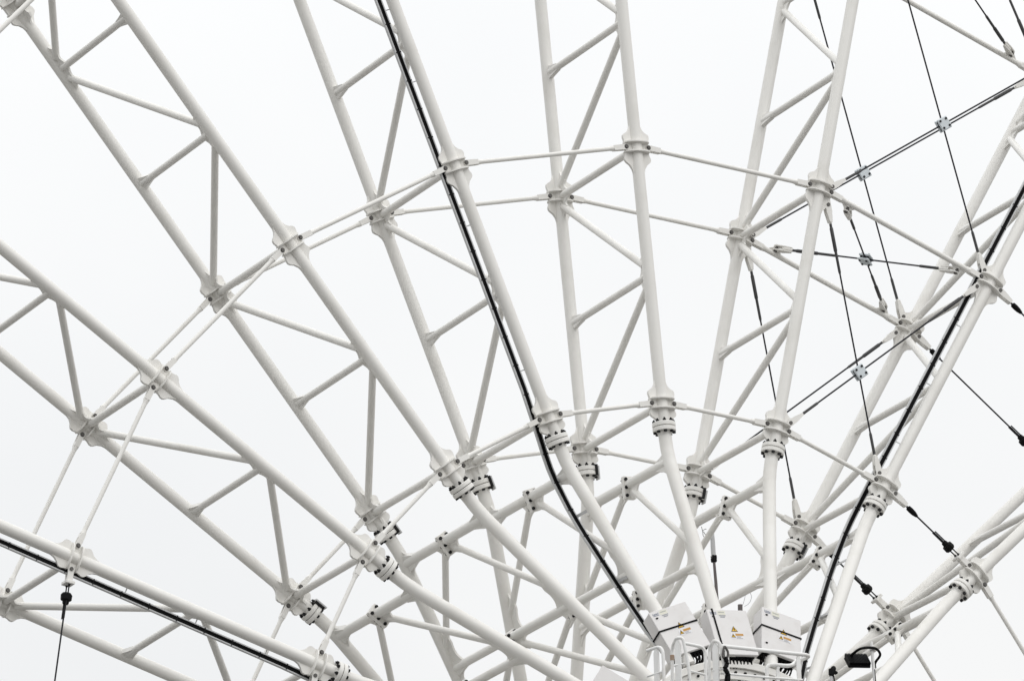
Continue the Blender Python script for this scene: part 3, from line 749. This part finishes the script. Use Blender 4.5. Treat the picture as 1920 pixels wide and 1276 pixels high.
# ----------------------------------------------------------------- overcast sky and soft sun
SUN_EL, SUN_AZ = math.radians(36), math.radians(162)    # azimuth clockwise from +Y
w = bpy.data.worlds.new('World'); scene.world = w; w.use_nodes = True
nt = w.node_tree; nd, ln = nt.nodes, nt.links
bg = nd['Background']; bg.inputs['Strength'].default_value = 0.10
sky = nd.new('ShaderNodeTexSky'); sky.sky_type = 'NISHITA'; sky.sun_disc = False
sky.sun_elevation = SUN_EL; sky.sun_rotation = SUN_AZ; sky.dust_density = 6.0; sky.air_density = 1.0; sky.altitude = 50
hs = nd.new('ShaderNodeHueSaturation'); hs.inputs['Saturation'].default_value = 0.06; ln.new(sky.outputs[0], hs.inputs['Color'])
tc = nd.new('ShaderNodeTexCoord'); nz = nd.new('ShaderNodeTexNoise'); nz.inputs['Scale'].default_value = 9.0; nz.inputs['Detail'].default_value = 4; nz.inputs['Roughness'].default_value = .45
ln.new(tc.outputs['Generated'], nz.inputs['Vector'])
rp = nd.new('ShaderNodeValToRGB'); rp.color_ramp.elements[0].position = .30; rp.color_ramp.elements[1].position = .62
rp.color_ramp.elements[0].color = (.90, .915, .93, 1); rp.color_ramp.elements[1].color = (.985, .991, .992, 1)
ln.new(nz.outputs['Fac'], rp.inputs[0])
sc10 = nd.new('ShaderNodeVectorMath'); sc10.operation = 'SCALE'; sc10.inputs['Scale'].default_value = 10.0; ln.new(rp.outputs[0], sc10.inputs[0])
# overcast sky: three times as bright overhead as at the horizon
sx_ = nd.new('ShaderNodeSeparateXYZ'); ln.new(tc.outputs['Generated'], sx_.inputs[0])
gr = nd.new('ShaderNodeMapRange'); gr.inputs['From Min'].default_value = 0; gr.inputs['From Max'].default_value = 1; gr.inputs['To Min'].default_value = 6.5; gr.inputs['To Max'].default_value = 18.6
ln.new(sx_.outputs['Z'], gr.inputs[0]); ln.new(gr.outputs[0], sc10.inputs['Scale'])
mx = nd.new('ShaderNodeMix'); mx.data_type = 'RGBA'; mx.inputs['Factor'].default_value = 0.95
ln.new(hs.outputs[0], mx.inputs['A']); ln.new(sc10.outputs[0], mx.inputs['B']); ln.new(mx.outputs['Result'], bg.inputs['Color'])
sun = bpy.data.lights.new('sun', 'SUN'); sun.energy = 0.5; sun.angle = math.radians(30); sun.color = (1, .97, .93)
so = bpy.data.objects.new('sun', sun); COL.objects.link(so)
sd = V(math.sin(SUN_AZ) * math.cos(SUN_EL), math.cos(SUN_AZ) * math.cos(SUN_EL), math.sin(SUN_EL))
so.rotation_euler = sd.to_track_quat('Z', 'Y').to_euler(); so.location = (0, -40, 70)

# ----------------------------------------------------------------- camera: a long lens from the ground
cam = bpy.data.cameras.new('camera'); cam.sensor_width = 36; cam.lens = 15042 / 1920 * 36; cam.clip_start = 1; cam.clip_end = 20000
co = bpy.data.objects.new('camera', cam); COL.objects.link(co)
rgt = V(0.8913304688593277, -0.45333940860704497, -0.0036573059519137835); dwn = V(0.1388700640818587, 0.2807001681318422, -0.9496960150030409); fwd = V(0.43156123619355763, 0.8459851040145863, 0.3131518851939392)
m = Matrix((rgt, -dwn, -fwd)).transposed().to_4x4(); m.translation = HUB + V(-51.42886, -94.984304, -28.380547)
co.matrix_world = m; scene.camera = co
vs_ = scene.view_settings; scene.display_settings.display_device = 'sRGB'
vs_.view_transform = 'Standard'; vs_.look = 'None'; vs_.exposure = 0; vs_.gamma = 1; vs_.use_curve_mapping = False
